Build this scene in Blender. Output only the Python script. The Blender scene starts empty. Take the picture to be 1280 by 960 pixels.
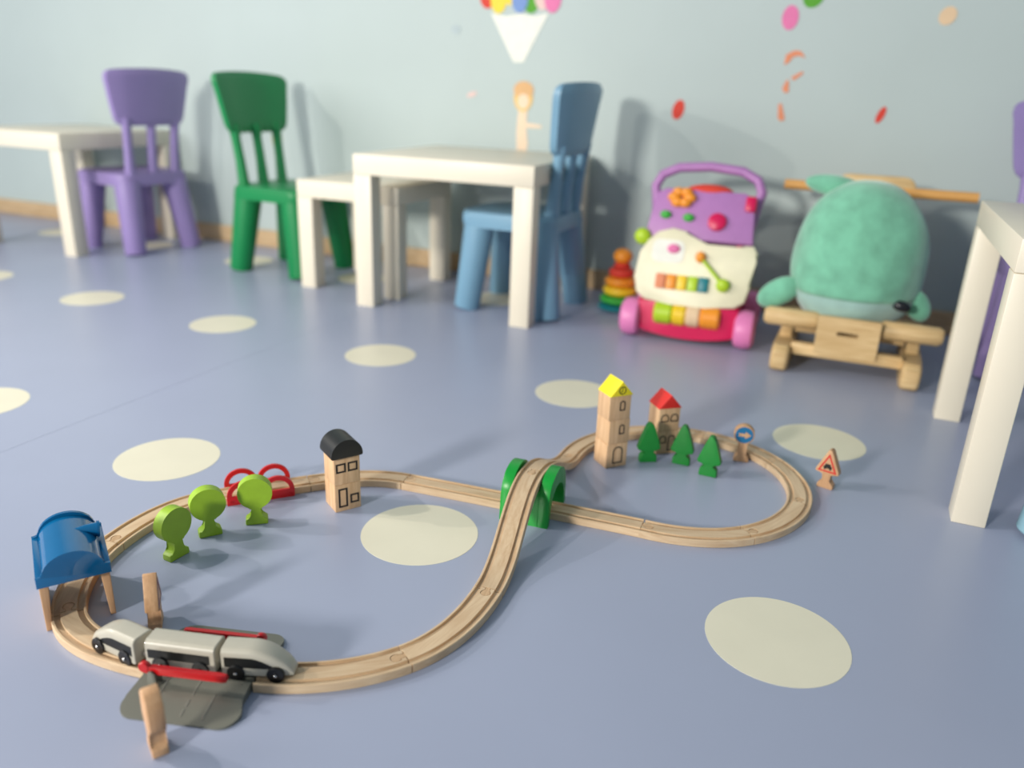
import bpy, bmesh, math, random
from mathutils import Vector, Matrix
random.seed(4)
R = math.radians
PI = math.pi
scn = bpy.context.scene
col = scn.collection

# ------------------------------------------------------------------ camera
F_PX, PITCH, ROLL, CAM_H = 995.2, 0.3500, 0.0384, 0.6328
cam_d = bpy.data.cameras.new('camera')
cam = bpy.data.objects.new('camera', cam_d)
col.objects.link(cam)
cp, sp, cr, sr = math.cos(PITCH), math.sin(PITCH), math.cos(ROLL), math.sin(ROLL)
right0, up0, fwd = Vector((1, 0, 0)), Vector((0, sp, cp)), Vector((0, cp, -sp))
cright = right0 * cr + up0 * sr
cup = right0 * -sr + up0 * cr
m = Matrix.Identity(4)
for i in range(3):
    m[i][0] = cright[i]; m[i][1] = cup[i]; m[i][2] = -fwd[i]
m.translation = Vector((0, 0, CAM_H))
cam.matrix_world = m
cam_d.sensor_width = 36
cam_d.lens = F_PX * 36 / 1280
cam_d.clip_start = 0.02
cam_d.dof.use_dof = True
cam_d.dof.focus_distance = 1.09
cam_d.dof.aperture_fstop = 2.0
scn.camera = cam

# ------------------------------------------------------------------ light
w = bpy.data.worlds.new('world'); scn.world = w; w.use_nodes = True
w.node_tree.nodes['Background'].inputs[0].default_value = (0.70, 0.87, 1.0, 1)
w.node_tree.nodes['Background'].inputs[1].default_value = 0.30
scn.view_settings.view_transform = 'Standard'
scn.view_settings.look = 'None'
scn.view_settings.exposure = 0.0
scn.view_settings.gamma = 1
scn.view_settings.use_curve_mapping = False

def area(name, loc, target, size, energy, color, size_y=None):
    d = bpy.data.lights.new(name, 'AREA'); d.energy = energy; d.color = color
    d.shape = 'RECTANGLE'; d.size = size; d.size_y = size_y or size
    o = bpy.data.objects.new(name, d); col.objects.link(o)
    o.location = loc
    o.rotation_euler = (Vector(target) - Vector(loc)).to_track_quat('-Z', 'Y').to_euler()
    return o
area('window_behind', (-3.3, -2.6, 1.65), (0, 2.0, 0.3), 0.6, 222, (1.0, 0.955, 0.87), 0.6)
area('window_left', (-3.8, 1.2, 1.6), (0, 1.8, 0.3), 2.4, 52, (1.0, 0.96, 0.93), 1.6)
area('lamp_high', (-1.55, 1.08, 1.45), (-0.2, 1.1, 0), 0.03, 10, (1.0, 0.93, 0.84))
area('lamp_low', (-2.35, 1.40, 1.30), (0.0, 2.0, 0.3), 0.04, 14, (1.0, 0.93, 0.84))

# ------------------------------------------------------------------ materials
def s2l(c):
    return tuple(((v / 255) / 12.92 if v / 255 <= 0.04045 else (((v / 255) + 0.055) / 1.055) ** 2.4) for v in c)
def mat(name, rgb, rough=0.5, var=0.04, scale=30, bump=0.0, coat=0.0, metal=0.0, spec=0.5, sheen=0.0):
    M = bpy.data.materials.new(name); M.use_nodes = True
    nt = M.node_tree; b = nt.nodes['Principled BSDF']
    b.inputs['Roughness'].default_value = rough
    b.inputs['Metallic'].default_value = metal
    b.inputs['Coat Weight'].default_value = coat
    b.inputs['Specular IOR Level'].default_value = spec
    b.inputs['Sheen Weight'].default_value = sheen
    c = s2l(rgb)
    tc = nt.nodes.new('ShaderNodeTexCoord')
    nz = nt.nodes.new('ShaderNodeTexNoise'); nz.inputs['Scale'].default_value = scale; nz.inputs['Detail'].default_value = 4
    nt.links.new(tc.outputs['Object'], nz.inputs['Vector'])
    rp = nt.nodes.new('ShaderNodeValToRGB')
    rp.color_ramp.elements[0].position = 0.3; rp.color_ramp.elements[1].position = 0.7
    rp.color_ramp.elements[0].color = tuple(v * (1 - var) for v in c) + (1,)
    rp.color_ramp.elements[1].color = tuple(min(1, v * (1 + var)) for v in c) + (1,)
    nt.links.new(nz.outputs['Fac'], rp.inputs['Fac'])
    nt.links.new(rp.outputs['Color'], b.inputs['Base Color'])
    if bump:
        n2 = nt.nodes.new('ShaderNodeTexNoise'); n2.inputs['Scale'].default_value = scale * 12
        nt.links.new(tc.outputs['Object'], n2.inputs['Vector'])
        bp = nt.nodes.new('ShaderNodeBump'); bp.inputs['Strength'].default_value = bump; bp.inputs['Distance'].default_value = 0.001
        nt.links.new(n2.outputs['Fac'], bp.inputs['Height']); nt.links.new(bp.outputs['Normal'], b.inputs['Normal'])
    return M
def wood(name, rgb, dark, axis=0, rough=0.48):
    M = bpy.data.materials.new(name); M.use_nodes = True
    nt = M.node_tree; b = nt.nodes['Principled BSDF']; b.inputs['Roughness'].default_value = rough
    b.inputs['Specular IOR Level'].default_value = 0.35
    tc = nt.nodes.new('ShaderNodeTexCoord')
    oi = nt.nodes.new('ShaderNodeObjectInfo')
    ad = nt.nodes.new('ShaderNodeVectorMath'); ad.operation = 'ADD'
    nt.links.new(tc.outputs['Object'], ad.inputs[0]); nt.links.new(oi.outputs['Random'], ad.inputs[1])
    mp = nt.nodes.new('ShaderNodeMapping')
    sc = [260, 260, 260]; sc[axis] = 14
    mp.inputs['Scale'].default_value = sc
    nt.links.new(ad.outputs[0], mp.inputs['Vector'])
    n1 = nt.nodes.new('ShaderNodeTexNoise'); n1.inputs['Scale'].default_value = 1; n1.inputs['Detail'].default_value = 5; n1.inputs['Roughness'].default_value = 0.6
    nt.links.new(mp.outputs[0], n1.inputs['Vector'])
    mp2 = nt.nodes.new('ShaderNodeMapping'); sc2 = [70, 70, 70]; sc2[axis] = 9
    mp2.inputs['Scale'].default_value = sc2
    nt.links.new(ad.outputs[0], mp2.inputs['Vector'])
    wv = nt.nodes.new('ShaderNodeTexNoise'); wv.inputs['Scale'].default_value = 1; wv.inputs['Detail'].default_value = 2; wv.inputs['Distortion'].default_value = 1.2
    nt.links.new(mp2.outputs[0], wv.inputs['Vector'])
    mx = nt.nodes.new('ShaderNodeMath'); mx.operation = 'MULTIPLY_ADD'; mx.inputs[1].default_value = 0.5
    nt.links.new(n1.outputs['Fac'], mx.inputs[0])
    h = nt.nodes.new('ShaderNodeMath'); h.operation = 'MULTIPLY'; h.inputs[1].default_value = 0.5
    nt.links.new(wv.outputs['Fac'], h.inputs[0]); nt.links.new(h.outputs[0], mx.inputs[2])
    rp = nt.nodes.new('ShaderNodeValToRGB')
    rp.color_ramp.elements[0].position = 0.34; rp.color_ramp.elements[1].position = 0.62
    rp.color_ramp.elements[0].color = s2l(dark) + (1,); rp.color_ramp.elements[1].color = s2l(rgb) + (1,)
    nt.links.new(mx.outputs[0], rp.inputs['Fac'])
    hs = nt.nodes.new('ShaderNodeHueSaturation')
    mr = nt.nodes.new('ShaderNodeMapRange'); mr.inputs['To Min'].default_value = 0.90; mr.inputs['To Max'].default_value = 1.06
    nt.links.new(oi.outputs['Random'], mr.inputs['Value']); nt.links.new(mr.outputs[0], hs.inputs['Value'])
    nt.links.new(rp.outputs['Color'], hs.inputs['Color']); nt.links.new(hs.outputs['Color'], b.inputs['Base Color'])
    bp = nt.nodes.new('ShaderNodeBump'); bp.inputs['Strength'].default_value = 0.12; bp.inputs['Distance'].default_value = 0.0006
    nt.links.new(n1.outputs['Fac'], bp.inputs['Height']); nt.links.new(bp.outputs['Normal'], b.inputs['Normal'])
    return M

M = dict(
    floor=mat('blue_vinyl', (163, 171, 195), 0.34, 0.03, 2.2, 0.05, spec=0.45),
    seam=mat('seam_dark', (60, 66, 86), 0.8),
    dot=mat('cream_vinyl', (232, 226, 203), 0.36, 0.02, 12, 0.04),
    wall=mat('painted_wall', (184, 197, 196), 0.7, 0.02, 3, 0.1),
    skirt=wood('baseboard_wood', (214, 186, 148), (190, 158, 118), 0),
    track=wood('beech_track', (222, 196, 162), (202, 170, 134), 0),
    beech=wood('beech_block', (226, 190, 150), (200, 160, 120), 2),
    beech_x=wood('beech_end', (218, 184, 146), (188, 152, 114), 0),
    pine=wood('pine_rocker', (226, 196, 146), (200, 164, 112), 0),
    black=mat('black_paint', (16, 18, 18), 0.42, 0.05, 60, 0.1),
    ink=mat('black_ink', (24, 20, 20), 0.6),
    graygreen=mat('gray_plastic', (112, 112, 102), 0.32, 0.03, 40),
    ridge_glint=mat('glossy_glint_plastic', (150, 148, 138), 0.12, 0.02, 40),  # crossing plastic in a lighter gray, the glints painted into the colour
    red=mat('red_plastic', (196, 24, 30), 0.3, 0.03, 40),
    redpaint=mat('red_paint', (214, 40, 32), 0.5, 0.05, 80, 0.1),
    yellow=mat('yellow_paint', (242, 224, 34), 0.5, 0.03, 80, 0.1),
    lime=mat('lime_paint', (156, 194, 48), 0.45, 0.06, 70, 0.15),
    green=mat('green_paint', (20, 128, 46), 0.45, 0.06, 70, 0.15),
    tgreen=mat('green_plastic', (14, 150, 52), 0.35, 0.03, 40),
    blue=mat('blue_plastic', (8, 98, 150), 0.14, 0.02, 40, coat=0.3),
    ivory=mat('ivory_paint', (190, 185, 170), 0.33, 0.03, 60, coat=0.2),
    metal=mat('steel', (205, 205, 205), 0.25, 0.02, 40, metal=1.0),
    wheel=mat('black_wheel', (18, 18, 20), 0.28, 0.02, 40),
    white=mat('white_lacquer', (232, 223, 203), 0.4, 0.015, 8),
    purple=mat('purple_plastic', (152, 134, 188), 0.4, 0.03, 8),
    cgreen=mat('chair_green', (8, 132, 72), 0.4, 0.03, 8),
    cblue=mat('chair_blue', (118, 160, 186), 0.4, 0.03, 8),
    cblue2=mat('pale_blue_plastic', (140, 180, 196), 0.4, 0.03, 8),
    signblue=mat('sign_blue', (24, 110, 160), 0.5),
    signred=mat('sign_red', (206, 48, 40), 0.5),
    signwood=wood('sign_beech', (214, 172, 132), (186, 142, 104), 2),
    plum=mat('plum_ink', (120, 60, 100), 0.5),
    pink=mat('pink_plastic', (226, 130, 186), 0.4),
    magenta=mat('magenta_plastic', (206, 20, 82), 0.35),
    orchid=mat('orchid_plastic', (176, 122, 182), 0.4),
    cream=mat('cream_plastic', (226, 220, 190), 0.4),
    orange=mat('orange_plastic', (240, 150, 40), 0.4),
    ylw2=mat('warm_yellow_plastic', (238, 200, 40), 0.4),
    lime2=mat('lime_plastic', (176, 208, 40), 0.4),
    teal=mat('teal_plastic', (20, 120, 130), 0.4),
    grn2=mat('leaf_green_plastic', (60, 170, 60), 0.4),
    mint=mat('mint_plush', (116, 184, 154), 0.95, 0.16, 26, 0.8, sheen=0.6),
    mintpale=mat('pale_mint_plush', (158, 194, 186), 0.95, 0.08, 26, 0.8, sheen=0.6),
    eye=mat('black_eye', (20, 22, 30), 0.3),
    skyblue=mat('sticker_blue', (120, 150, 205), 0.7),
    stk_red=mat('sticker_red', (214, 62, 46), 0.7),
    stk_yel=mat('sticker_yellow', (240, 214, 70), 0.7),
    stk_green=mat('sticker_green', (84, 160, 40), 0.7),
    stk_pink=mat('sticker_pink', (226, 120, 170), 0.7),
    stk_white=mat('sticker_white', (236, 236, 226), 0.7),
    stk_orange=mat('sticker_orange', (226, 142, 104), 0.7),
    stk_blond=mat('sticker_blond', (236, 194, 110), 0.7),
    stk_skin=mat('sticker_skin', (240, 214, 186), 0.7),
    stk_hair=mat('sticker_hair', (222, 176, 124), 0.7),
    stk_peach=mat('sticker_peach', (226, 196, 160), 0.7),
    stk_ochre=mat('sticker_ochre', (176, 168, 90), 0.7),
    stk_grey=mat('sticker_grey', (176, 190, 194), 0.7),
    stk_rose=mat('sticker_rose', (226, 196, 190), 0.7),
)

# ------------------------------------------------------------------ mesh helpers
def setprops(o, label=None, cat=None, group=None, kind=None):
    if label: o['label'] = label
    if cat: o['category'] = cat
    if group: o['group'] = group
    if kind: o['kind'] = kind
    return o
def empty(name, loc, rz=0, label=None, cat=None, group=None):
    o = bpy.data.objects.new(name, None); col.objects.link(o)
    o.empty_display_size = 0.05
    o.location = loc; o.rotation_euler = (0, 0, rz)
    return setprops(o, label, cat, group)
def finish(bm, sharp=35):
    bmesh.ops.recalc_face_normals(bm, faces=bm.faces)
    for f in bm.faces: f.smooth = True
    for e in bm.edges:
        e.smooth = len(e.link_faces) == 2 and e.calc_face_angle(0) < R(sharp)
def obj(name, bm, material, parent=None, loc=None, rot=None, sharp=35):
    finish(bm, sharp)
    me = bpy.data.meshes.new(name); bm.to_mesh(me); bm.free()
    me.materials.append(material)
    o = bpy.data.objects.new(name, me); col.objects.link(o)
    if parent is not None: o.parent = parent
    if loc is not None: o.location = loc
    if rot is not None: o.rotation_euler = rot
    return o
def nb(): return bmesh.new()
def xf(bm, verts, mt):
    if mt is not None: bmesh.ops.transform(bm, matrix=mt, verts=verts)
def box(bm, c, s, bev=0.0, mt=None, seg=2):
    r = bmesh.ops.create_cube(bm, size=1)
    vs = r['verts']
    for v in vs: v.co = Vector((v.co.x * s[0] + c[0], v.co.y * s[1] + c[1], v.co.z * s[2] + c[2]))
    if bev:
        es = list({e for v in vs for e in v.link_edges})
        before = set(bm.verts) - set(vs)
        bmesh.ops.bevel(bm, geom=es, offset=bev, segments=seg, affect='EDGES', profile=0.5)
        vs = [v for v in bm.verts if v not in before]
    xf(bm, vs, mt)
    return bm
def prism(bm, pts, d0, d1, plane='xz', bev=0.0, mt=None, seg=2):
    """outline in a plane, extruded between d0 and d1 along the third axis"""
    def P(a, b, d):
        return {'xz': (a, d, b), 'xy': (a, b, d), 'yz': (d, a, b)}[plane]
    old = set(bm.verts)
    A = [bm.verts.new(P(a, b, d0)) for a, b in pts]
    B = [bm.verts.new(P(a, b, d1)) for a, b in pts]
    fa = bm.faces.new(A); fb = bm.faces.new(B[::-1])
    n = len(pts)
    for i in range(n): bm.faces.new((A[i], B[i], B[(i + 1) % n], A[(i + 1) % n]))
    if bev:
        es = list(set(fa.edges) | set(fb.edges))
        bmesh.ops.bevel(bm, geom=es, offset=bev, segments=seg, affect='EDGES', profile=0.5)
    xf(bm, [v for v in bm.verts if v not in old], mt)
    return bm
def ring(bm, outer, inner, d0, d1, plane='xz', mt=None):
    def P(a, b, d):
        return {'xz': (a, d, b), 'xy': (a, b, d), 'yz': (d, a, b)}[plane]
    old = set(bm.verts); n = len(outer)
    V = [[bm.verts.new(P(a, b, d)) for a, b in L] for L in (outer, inner) for d in (d0, d1)]
    O0, O1, I0, I1 = V
    for i in range(n):
        j = (i + 1) % n
        bm.faces.new((O0[i], O0[j], I0[j], I0[i])); bm.faces.new((O1[i], I1[i], I1[j], O1[j]))
        bm.faces.new((O0[i], O1[i], O1[j], O0[j])); bm.faces.new((I0[i], I0[j], I1[j], I1[i]))
    xf(bm, [v for v in bm.verts if v not in old], mt)
    return bm
def tube(bm, pts, rad, seg=14, caps=True, flat=1.0, closed=False):
    pts = [Vector(p) for p in pts]; n = len(pts)
    if not hasattr(rad, '__len__'): rad = [rad] * n
    rings = []; ref = None
    for i, p in enumerate(pts):
        a = pts[(i - 1) % n] if (closed or i > 0) else p
        b = pts[(i + 1) % n] if (closed or i < n - 1) else p
        t = (b - a).normalized()
        if ref is None: ref = t.orthogonal().normalized()
        u = (ref - t * ref.dot(t)).normalized(); v = t.cross(u); ref = u
        rings.append([bm.verts.new(p + (u * math.cos(2 * PI * k / seg) + v * math.sin(2 * PI * k / seg) * flat) * rad[i]) for k in range(seg)])
    rng = range(n if closed else n - 1)
    for i in rng:
        A, B = rings[i], rings[(i + 1) % n]
        for k in range(seg): bm.faces.new((A[k], A[(k + 1) % seg], B[(k + 1) % seg], B[k]))
    if caps and not closed:
        bm.faces.new(rings[0][::-1]); bm.faces.new(rings[-1])
    return bm
def lathe(bm, prof, seg=28, mt=None, c=(0, 0, 0)):
    old = set(bm.verts); rs = []
    for r, z in prof:
        if r < 1e-6: rs.append([bm.verts.new((c[0], c[1], c[2] + z))])
        else: rs.append([bm.verts.new((c[0] + r * math.cos(2 * PI * k / seg), c[1] + r * math.sin(2 * PI * k / seg), c[2] + z)) for k in range(seg)])
    for A, B in zip(rs, rs[1:]):
        for k in range(seg):
            j = (k + 1) % seg
            if len(A) == 1 and len(B) == 1: continue
            if len(A) == 1: bm.faces.new((A[0], B[k], B[j]))
            elif len(B) == 1: bm.faces.new((A[k], A[j], B[0]))
            else: bm.faces.new((A[k], A[j], B[j], B[k]))
    if len(rs[0]) > 1: bm.faces.new(rs[0])
    if len(rs[-1]) > 1: bm.faces.new(rs[-1][::-1])
    xf(bm, [v for v in bm.verts if v not in old], mt)
    return bm
def ellipsoid(bm, c, s, mt=None, u=24, v=14):
    old = set(bm.verts)
    bmesh.ops.create_uvsphere(bm, u_segments=u, v_segments=v, radius=1)
    vs = [q for q in bm.verts if q not in old]
    for q in vs: q.co = Vector((q.co.x * s[0], q.co.y * s[1], q.co.z * s[2]))
    if mt is not None: xf(bm, vs, mt)
    for q in vs: q.co += Vector(c)
    return bm
def arc(cx, cy, r, a0, a1, n, ry=None):
    ry = ry or r
    return [(cx + r * math.cos(R(a0 + (a1 - a0) * i / n)), cy + ry * math.sin(R(a0 + (a1 - a0) * i / n))) for i in range(n + 1)]
def rrect(x0, y0, x1, y1, r, n=4):
    return (arc(x1 - r, y1 - r, r, 0, 90, n) + arc(x0 + r, y1 - r, r, 90, 180, n) +
            arc(x0 + r, y0 + r, r, 180, 270, n) + arc(x1 - r, y0 + r, r, 270, 360, n))
def circ(cx, cy, r, n=24): return arc(cx, cy, r, 0, 360, n)[:-1]
RX = lambda a: Matrix.Rotation(R(a), 4, 'X')
RY = lambda a: Matrix.Rotation(R(a), 4, 'Y')
RZ = lambda a: Matrix.Rotation(R(a), 4, 'Z')
T = lambda x, y, z: Matrix.Translation((x, y, z))
def boolean(o, cutter_bm):
    me = bpy.data.meshes.new('tmp_cut'); bmesh.ops.recalc_face_normals(cutter_bm, faces=cutter_bm.faces)
    cutter_bm.to_mesh(me); cutter_bm.free()
    c = bpy.data.objects.new('tmp_cut', me); col.objects.link(c)
    c.matrix_world = o.matrix_world.copy(); c.location = o.location; c.rotation_euler = o.rotation_euler
    md = o.modifiers.new('b', 'BOOLEAN'); md.object = c; md.operation = 'DIFFERENCE'; md.solver = 'EXACT'
    bpy.context.view_layer.update()
    dg = bpy.context.evaluated_depsgraph_get()
    new = bpy.data.meshes.new_from_object(o.evaluated_get(dg))
    o.modifiers.clear(); old = o.data
    if len(new.polygons) > 10:
        o.data = new; nm = old.name; bpy.data.meshes.remove(old); new.name = nm
    bpy.data.objects.remove(c); bpy.data.meshes.remove(me)

# ------------------------------------------------------------------ structure
SEAM_ANG = R(66.8)
sd = Vector((math.cos(SEAM_ANG), math.sin(SEAM_ANG), 0)); sn = Vector((math.sin(SEAM_ANG), -math.cos(SEAM_ANG), 0))
P_SEAM = Vector((-0.9046, 1.2753, 0))
bm = nb(); box(bm, (0.5, 1.5, -0.02), (12, 9, 0.03))
fl = obj('floor', bm, M['seam']); setprops(fl, kind='structure', label='blue vinyl play room floor with large cream dots')
def wall_y(x): return 3.42 - math.tan(R(22.5)) * (x + 1.36)
def sheet(s0, s1):
    bm = nb()
    t0, t1 = -4.5, 2.22
    q = [P_SEAM + sn * s0 + sd * t0, P_SEAM + sn * s1 + sd * t0, P_SEAM + sn * s1 + sd * t1, P_SEAM + sn * s0 + sd * t1]
    prism(bm, [(v.x, v.y) for v in q], -0.005, 0.0, 'xy')
    o = obj('vinyl_sheet', bm, M['floor'], fl); return o
sheet(-4.0, -2.0008); sheet(-2.0, -0.0008); sheet(0.0, 1.9992 + 0.6); sheet(2.6, 5.4)
dots = []
for base, ks in (((0.3451, 0.8357), (0, 1, 2, 3)), ((0.6182, 1.4668), (-1, 0, 1, 2, 3, 4, 5)), ((0.891, 2.098), (0, 1, 2, 3, 4, 5, 6))):
    for k in ks: dots.append((base[0] - 0.4765 * k, base[1] + 0.2215 * k))
real = {(0.3451, 0.8357): (0.3451, 0.8357)}
for x, y in dots:
    bm = nb(); prism(bm, circ(0, 0, 0.0885, 64), -0.0002, 0.0003, 'xy')
    obj('floor_dot', bm, M['dot'], fl, (x, y, 0))
WA = R(-22.5)
wall_o = Vector((-1.36, 3.42, 0)); wu = Vector((math.cos(WA), math.sin(WA), 0)); wn = Vector((-math.sin(WA), math.cos(WA), 0))
bm = nb(); box(bm, (1.3, 0.06, 1.3), (9.0, 0.12, 2.7))
setprops(obj('wall_back', bm, M['wall'], None, wall_o, (0, 0, WA)), kind='structure', label='pale aqua painted back wall')
bm = nb(); box(bm, (-0.0, -0.007, 0.034), (6.4, 0.014, 0.068), 0.003)
setprops(obj('baseboard_back', bm, M['skirt'], None, wall_o, (0, 0, WA)), kind='structure', label='low wooden baseboard along back wall')

# ------------------------------------------------------------------ wooden railway
TH = 0.012
prof = [(-0.0192, 0), (0.0192, 0), (0.02, 0.0008), (0.02, 0.0112), (0.0192, 0.012), (0.0168, 0.012), (0.0166, 0.0118), (0.0165, 0.0085), (0.0097, 0.0085), (0.0096, 0.0118), (0.0094, 0.012),
        (-0.0094, 0.012), (-0.0096, 0.0118), (-0.0097, 0.0085), (-0.0165, 0.0085), (-0.0166, 0.0118), (-0.0168, 0.012), (-0.0192, 0.012), (-0.02, 0.0112), (-0.02, 0.0008)]
def hermite(p0, a0, p1, a1, n):
    d = math.hypot(p1[0] - p0[0], p1[1] - p0[1]); da = abs((a1 - a0 + 180) % 360 - 180)
    k = d * (1 + R(da) ** 2 / 24 * 1.0) * 1.0
    out = []
    t0 = (math.cos(R(a0)) * k, math.sin(R(a0)) * k); t1 = (math.cos(R(a1)) * k, math.sin(R(a1)) * k)
    for i in range(n + 1):
        t = i / n
        h = (2 * t ** 3 - 3 * t ** 2 + 1, t ** 3 - 2 * t ** 2 + t, -2 * t ** 3 + 3 * t ** 2, t ** 3 - t ** 2)
        g = (6 * t * t - 6 * t, 3 * t * t - 4 * t + 1, -6 * t * t + 6 * t, 3 * t * t - 2 * t)
        P = [h[0] * p0[j] + h[1] * t0[j] + h[2] * p1[j] + h[3] * t1[j] for j in (0, 1)]
        D = [g[0] * p0[j] + g[1] * t0[j] + g[2] * p1[j] + g[3] * t1[j] for j in (0, 1)]
        out.append((P, D, t))
    return out
def peg_outline(g=0.0):
    nw, r, c = 0.0030 + g, 0.0062 + g, 0.0112
    a = math.degrees(math.asin(nw / r))
    return [(-0.004, -nw)] + arc(c, 0, r, -180 + a, 180 - a, 20) + [(-0.004, nw)]
pieces = []
def piece(name, J0, J1, label, group, z0=0.0, z1=0.0, material=None, hole=True, peg=True, prof_=prof, n=26):
    (p0, a0), (p1, a1) = J0, J1
    fr = hermite(p0, a0, p1, a1, n)
    ch = math.atan2(p1[1] - p0[1], p1[0] - p0[0])
    L = math.hypot(p1[0] - p0[0], p1[1] - p0[1])
    gap = 0.0007
    c, s = math.cos(-ch), math.sin(-ch)
    bm = nb(); rings = []
    for (P, D, t) in fr:
        zz = z0 + (z1 - z0) * (t * t * t * (10 - 15 * t + 6 * t * t) * 0.35 + (3 * t * t - 2 * t ** 3) * 0.65)
        dz = (z1 - z0) * (30 * t * t * (1 - t) ** 2 * 0.35 + 6 * t * (1 - t) * 0.65)
        T3 = Vector((D[0], D[1], dz)).normalized(); S = Vector((-D[1], D[0], 0)).normalized(); U = T3.cross(S).normalized() * 1
        if U.z < 0: U = -U
        off = gap if t == 0 else (-gap if t == 1 else 0)
        base = Vector((P[0], P[1], zz)) + T3 * off
        ring_ = []
        for (a, b) in prof_:
            q = base - S * a + U * b - Vector((p0[0], p0[1], 0))
            ring_.append(bm.verts.new((q.x * c - q.y * s, q.x * s + q.y * c, q.z)))
        rings.append(ring_)
    m_ = len(prof_)
    for A, B in zip(rings, rings[1:]):
        for k in range(m_): bm.faces.new((A[k], A[(k + 1) % m_], B[(k + 1) % m_], B[k]))
    bm.faces.new(rings[0]); bm.faces.new(rings[-1][::-1])
    o = obj(name, bm, material or M['track'], None, (p0[0], p0[1], 0), (0, 0, ch), sharp=28)
    if label: setprops(o, label, 'toy track', group)
    if hole:
        cb = nb(); prism(cb, peg_outline(0.0008), z0 - 0.01, z0 + 0.03, 'xy', mt=RZ(a0 - math.degrees(ch)))
        boolean(o, cb)
    if peg:
        pb = nb(); prism(pb, peg_outline(0), 0.001, 0.0117, 'xy', mt=T(L, 0, z1) @ RZ(a1 - math.degrees(ch)), bev=0.0003, seg=1)
        obj('connector_peg', pb, M['beech_x'], o)
    pieces.append(o)
    return o
C = (0.302, 1.2675); RR = 0.2015
def cj(deg): return ((C[0] + RR * math.cos(R(deg)), C[1] + RR * math.sin(R(deg))), deg + 90)
J15 = ((-0.470, 1.131), 25); J16 = ((-0.334, 1.193), 24); J17 = ((-0.174, 1.213), -17.5)
JX = ((0.056, 1.139), -18.5); J1 = ((0.2098, 1.087), -19.5)
J1b = ((0.2098, 1.087), -24)
JR = [cj(-70), cj(-25), cj(20), cj(66), cj(113)]
J7 = (cj(160)[0], 248)
J8 = ((0.040, 1.139), 250); J9 = ((-0.021, 0.904), 252)
J10 = ((-0.113, 0.764), 213); J11 = ((-0.272, 0.7260), 175.5)
J12 = ((-0.395, 0.7400), 167); J13 = ((-0.5375, 0.8220), 119); J14 = ((-0.563, 0.982), 79)
HT = 0.0625
gp = 'curved wooden track pieces'
piece('straight_track', J15, J16, 'straight wooden track piece between the red arches', 'straight wooden track pieces')
piece('curved_track', J16, J17, 'curved wooden track piece behind the black-roofed block house', gp)
piece('straight_track', J17, JX, 'wooden track piece running under the green tunnel from its left', 'straight wooden track pieces')
piece('straight_track', JX, J1, 'short straight wooden track piece coming out right of the green tunnel', 'straight wooden track pieces')
piece('curved_track', J1b, JR[0], 'front curved track piece of the right loop, nearest the tunnel', gp)
piece('curved_track', JR[0], JR[1], 'curved track piece at the front right of the right loop', gp)
piece('curved_track', JR[1], JR[2], 'outermost right curved track piece beside the car warning sign', gp)
piece('curved_track', JR[2], JR[3], 'curved track piece behind the blue arrow sign', gp)
piece('curved_track', JR[3], JR[4], 'back curved track piece behind the red-roofed block house', gp)
piece('curved_track', JR[4], (J7[0], 250), 'curved track piece left of the yellow-roofed tower, at the foot of the short slope', gp)
piece('ramp_track', J7, J8, 'wooden ramp track dropping behind the green tunnel toward the tower', 'ramp track pieces', 0, HT)
piece('ramp_track', J8, J9, 'long wooden ramp track sloping down in front of the green tunnel', 'ramp track pieces', HT, 0)
piece('curved_track', J9, J10, 'curved track piece below the long ramp', gp)
piece('curved_track', J10, J11, 'front curved track piece right of the train nose', gp)
piece('curved_track', J12, J13, 'curved track piece under the rear end of the train', gp, hole=True)
piece('curved_track', J13, J14, 'curved track piece under the blue station roof', gp)
piece('curved_track', J14, J15, 'curved track piece behind the lime round trees', gp)

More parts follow.
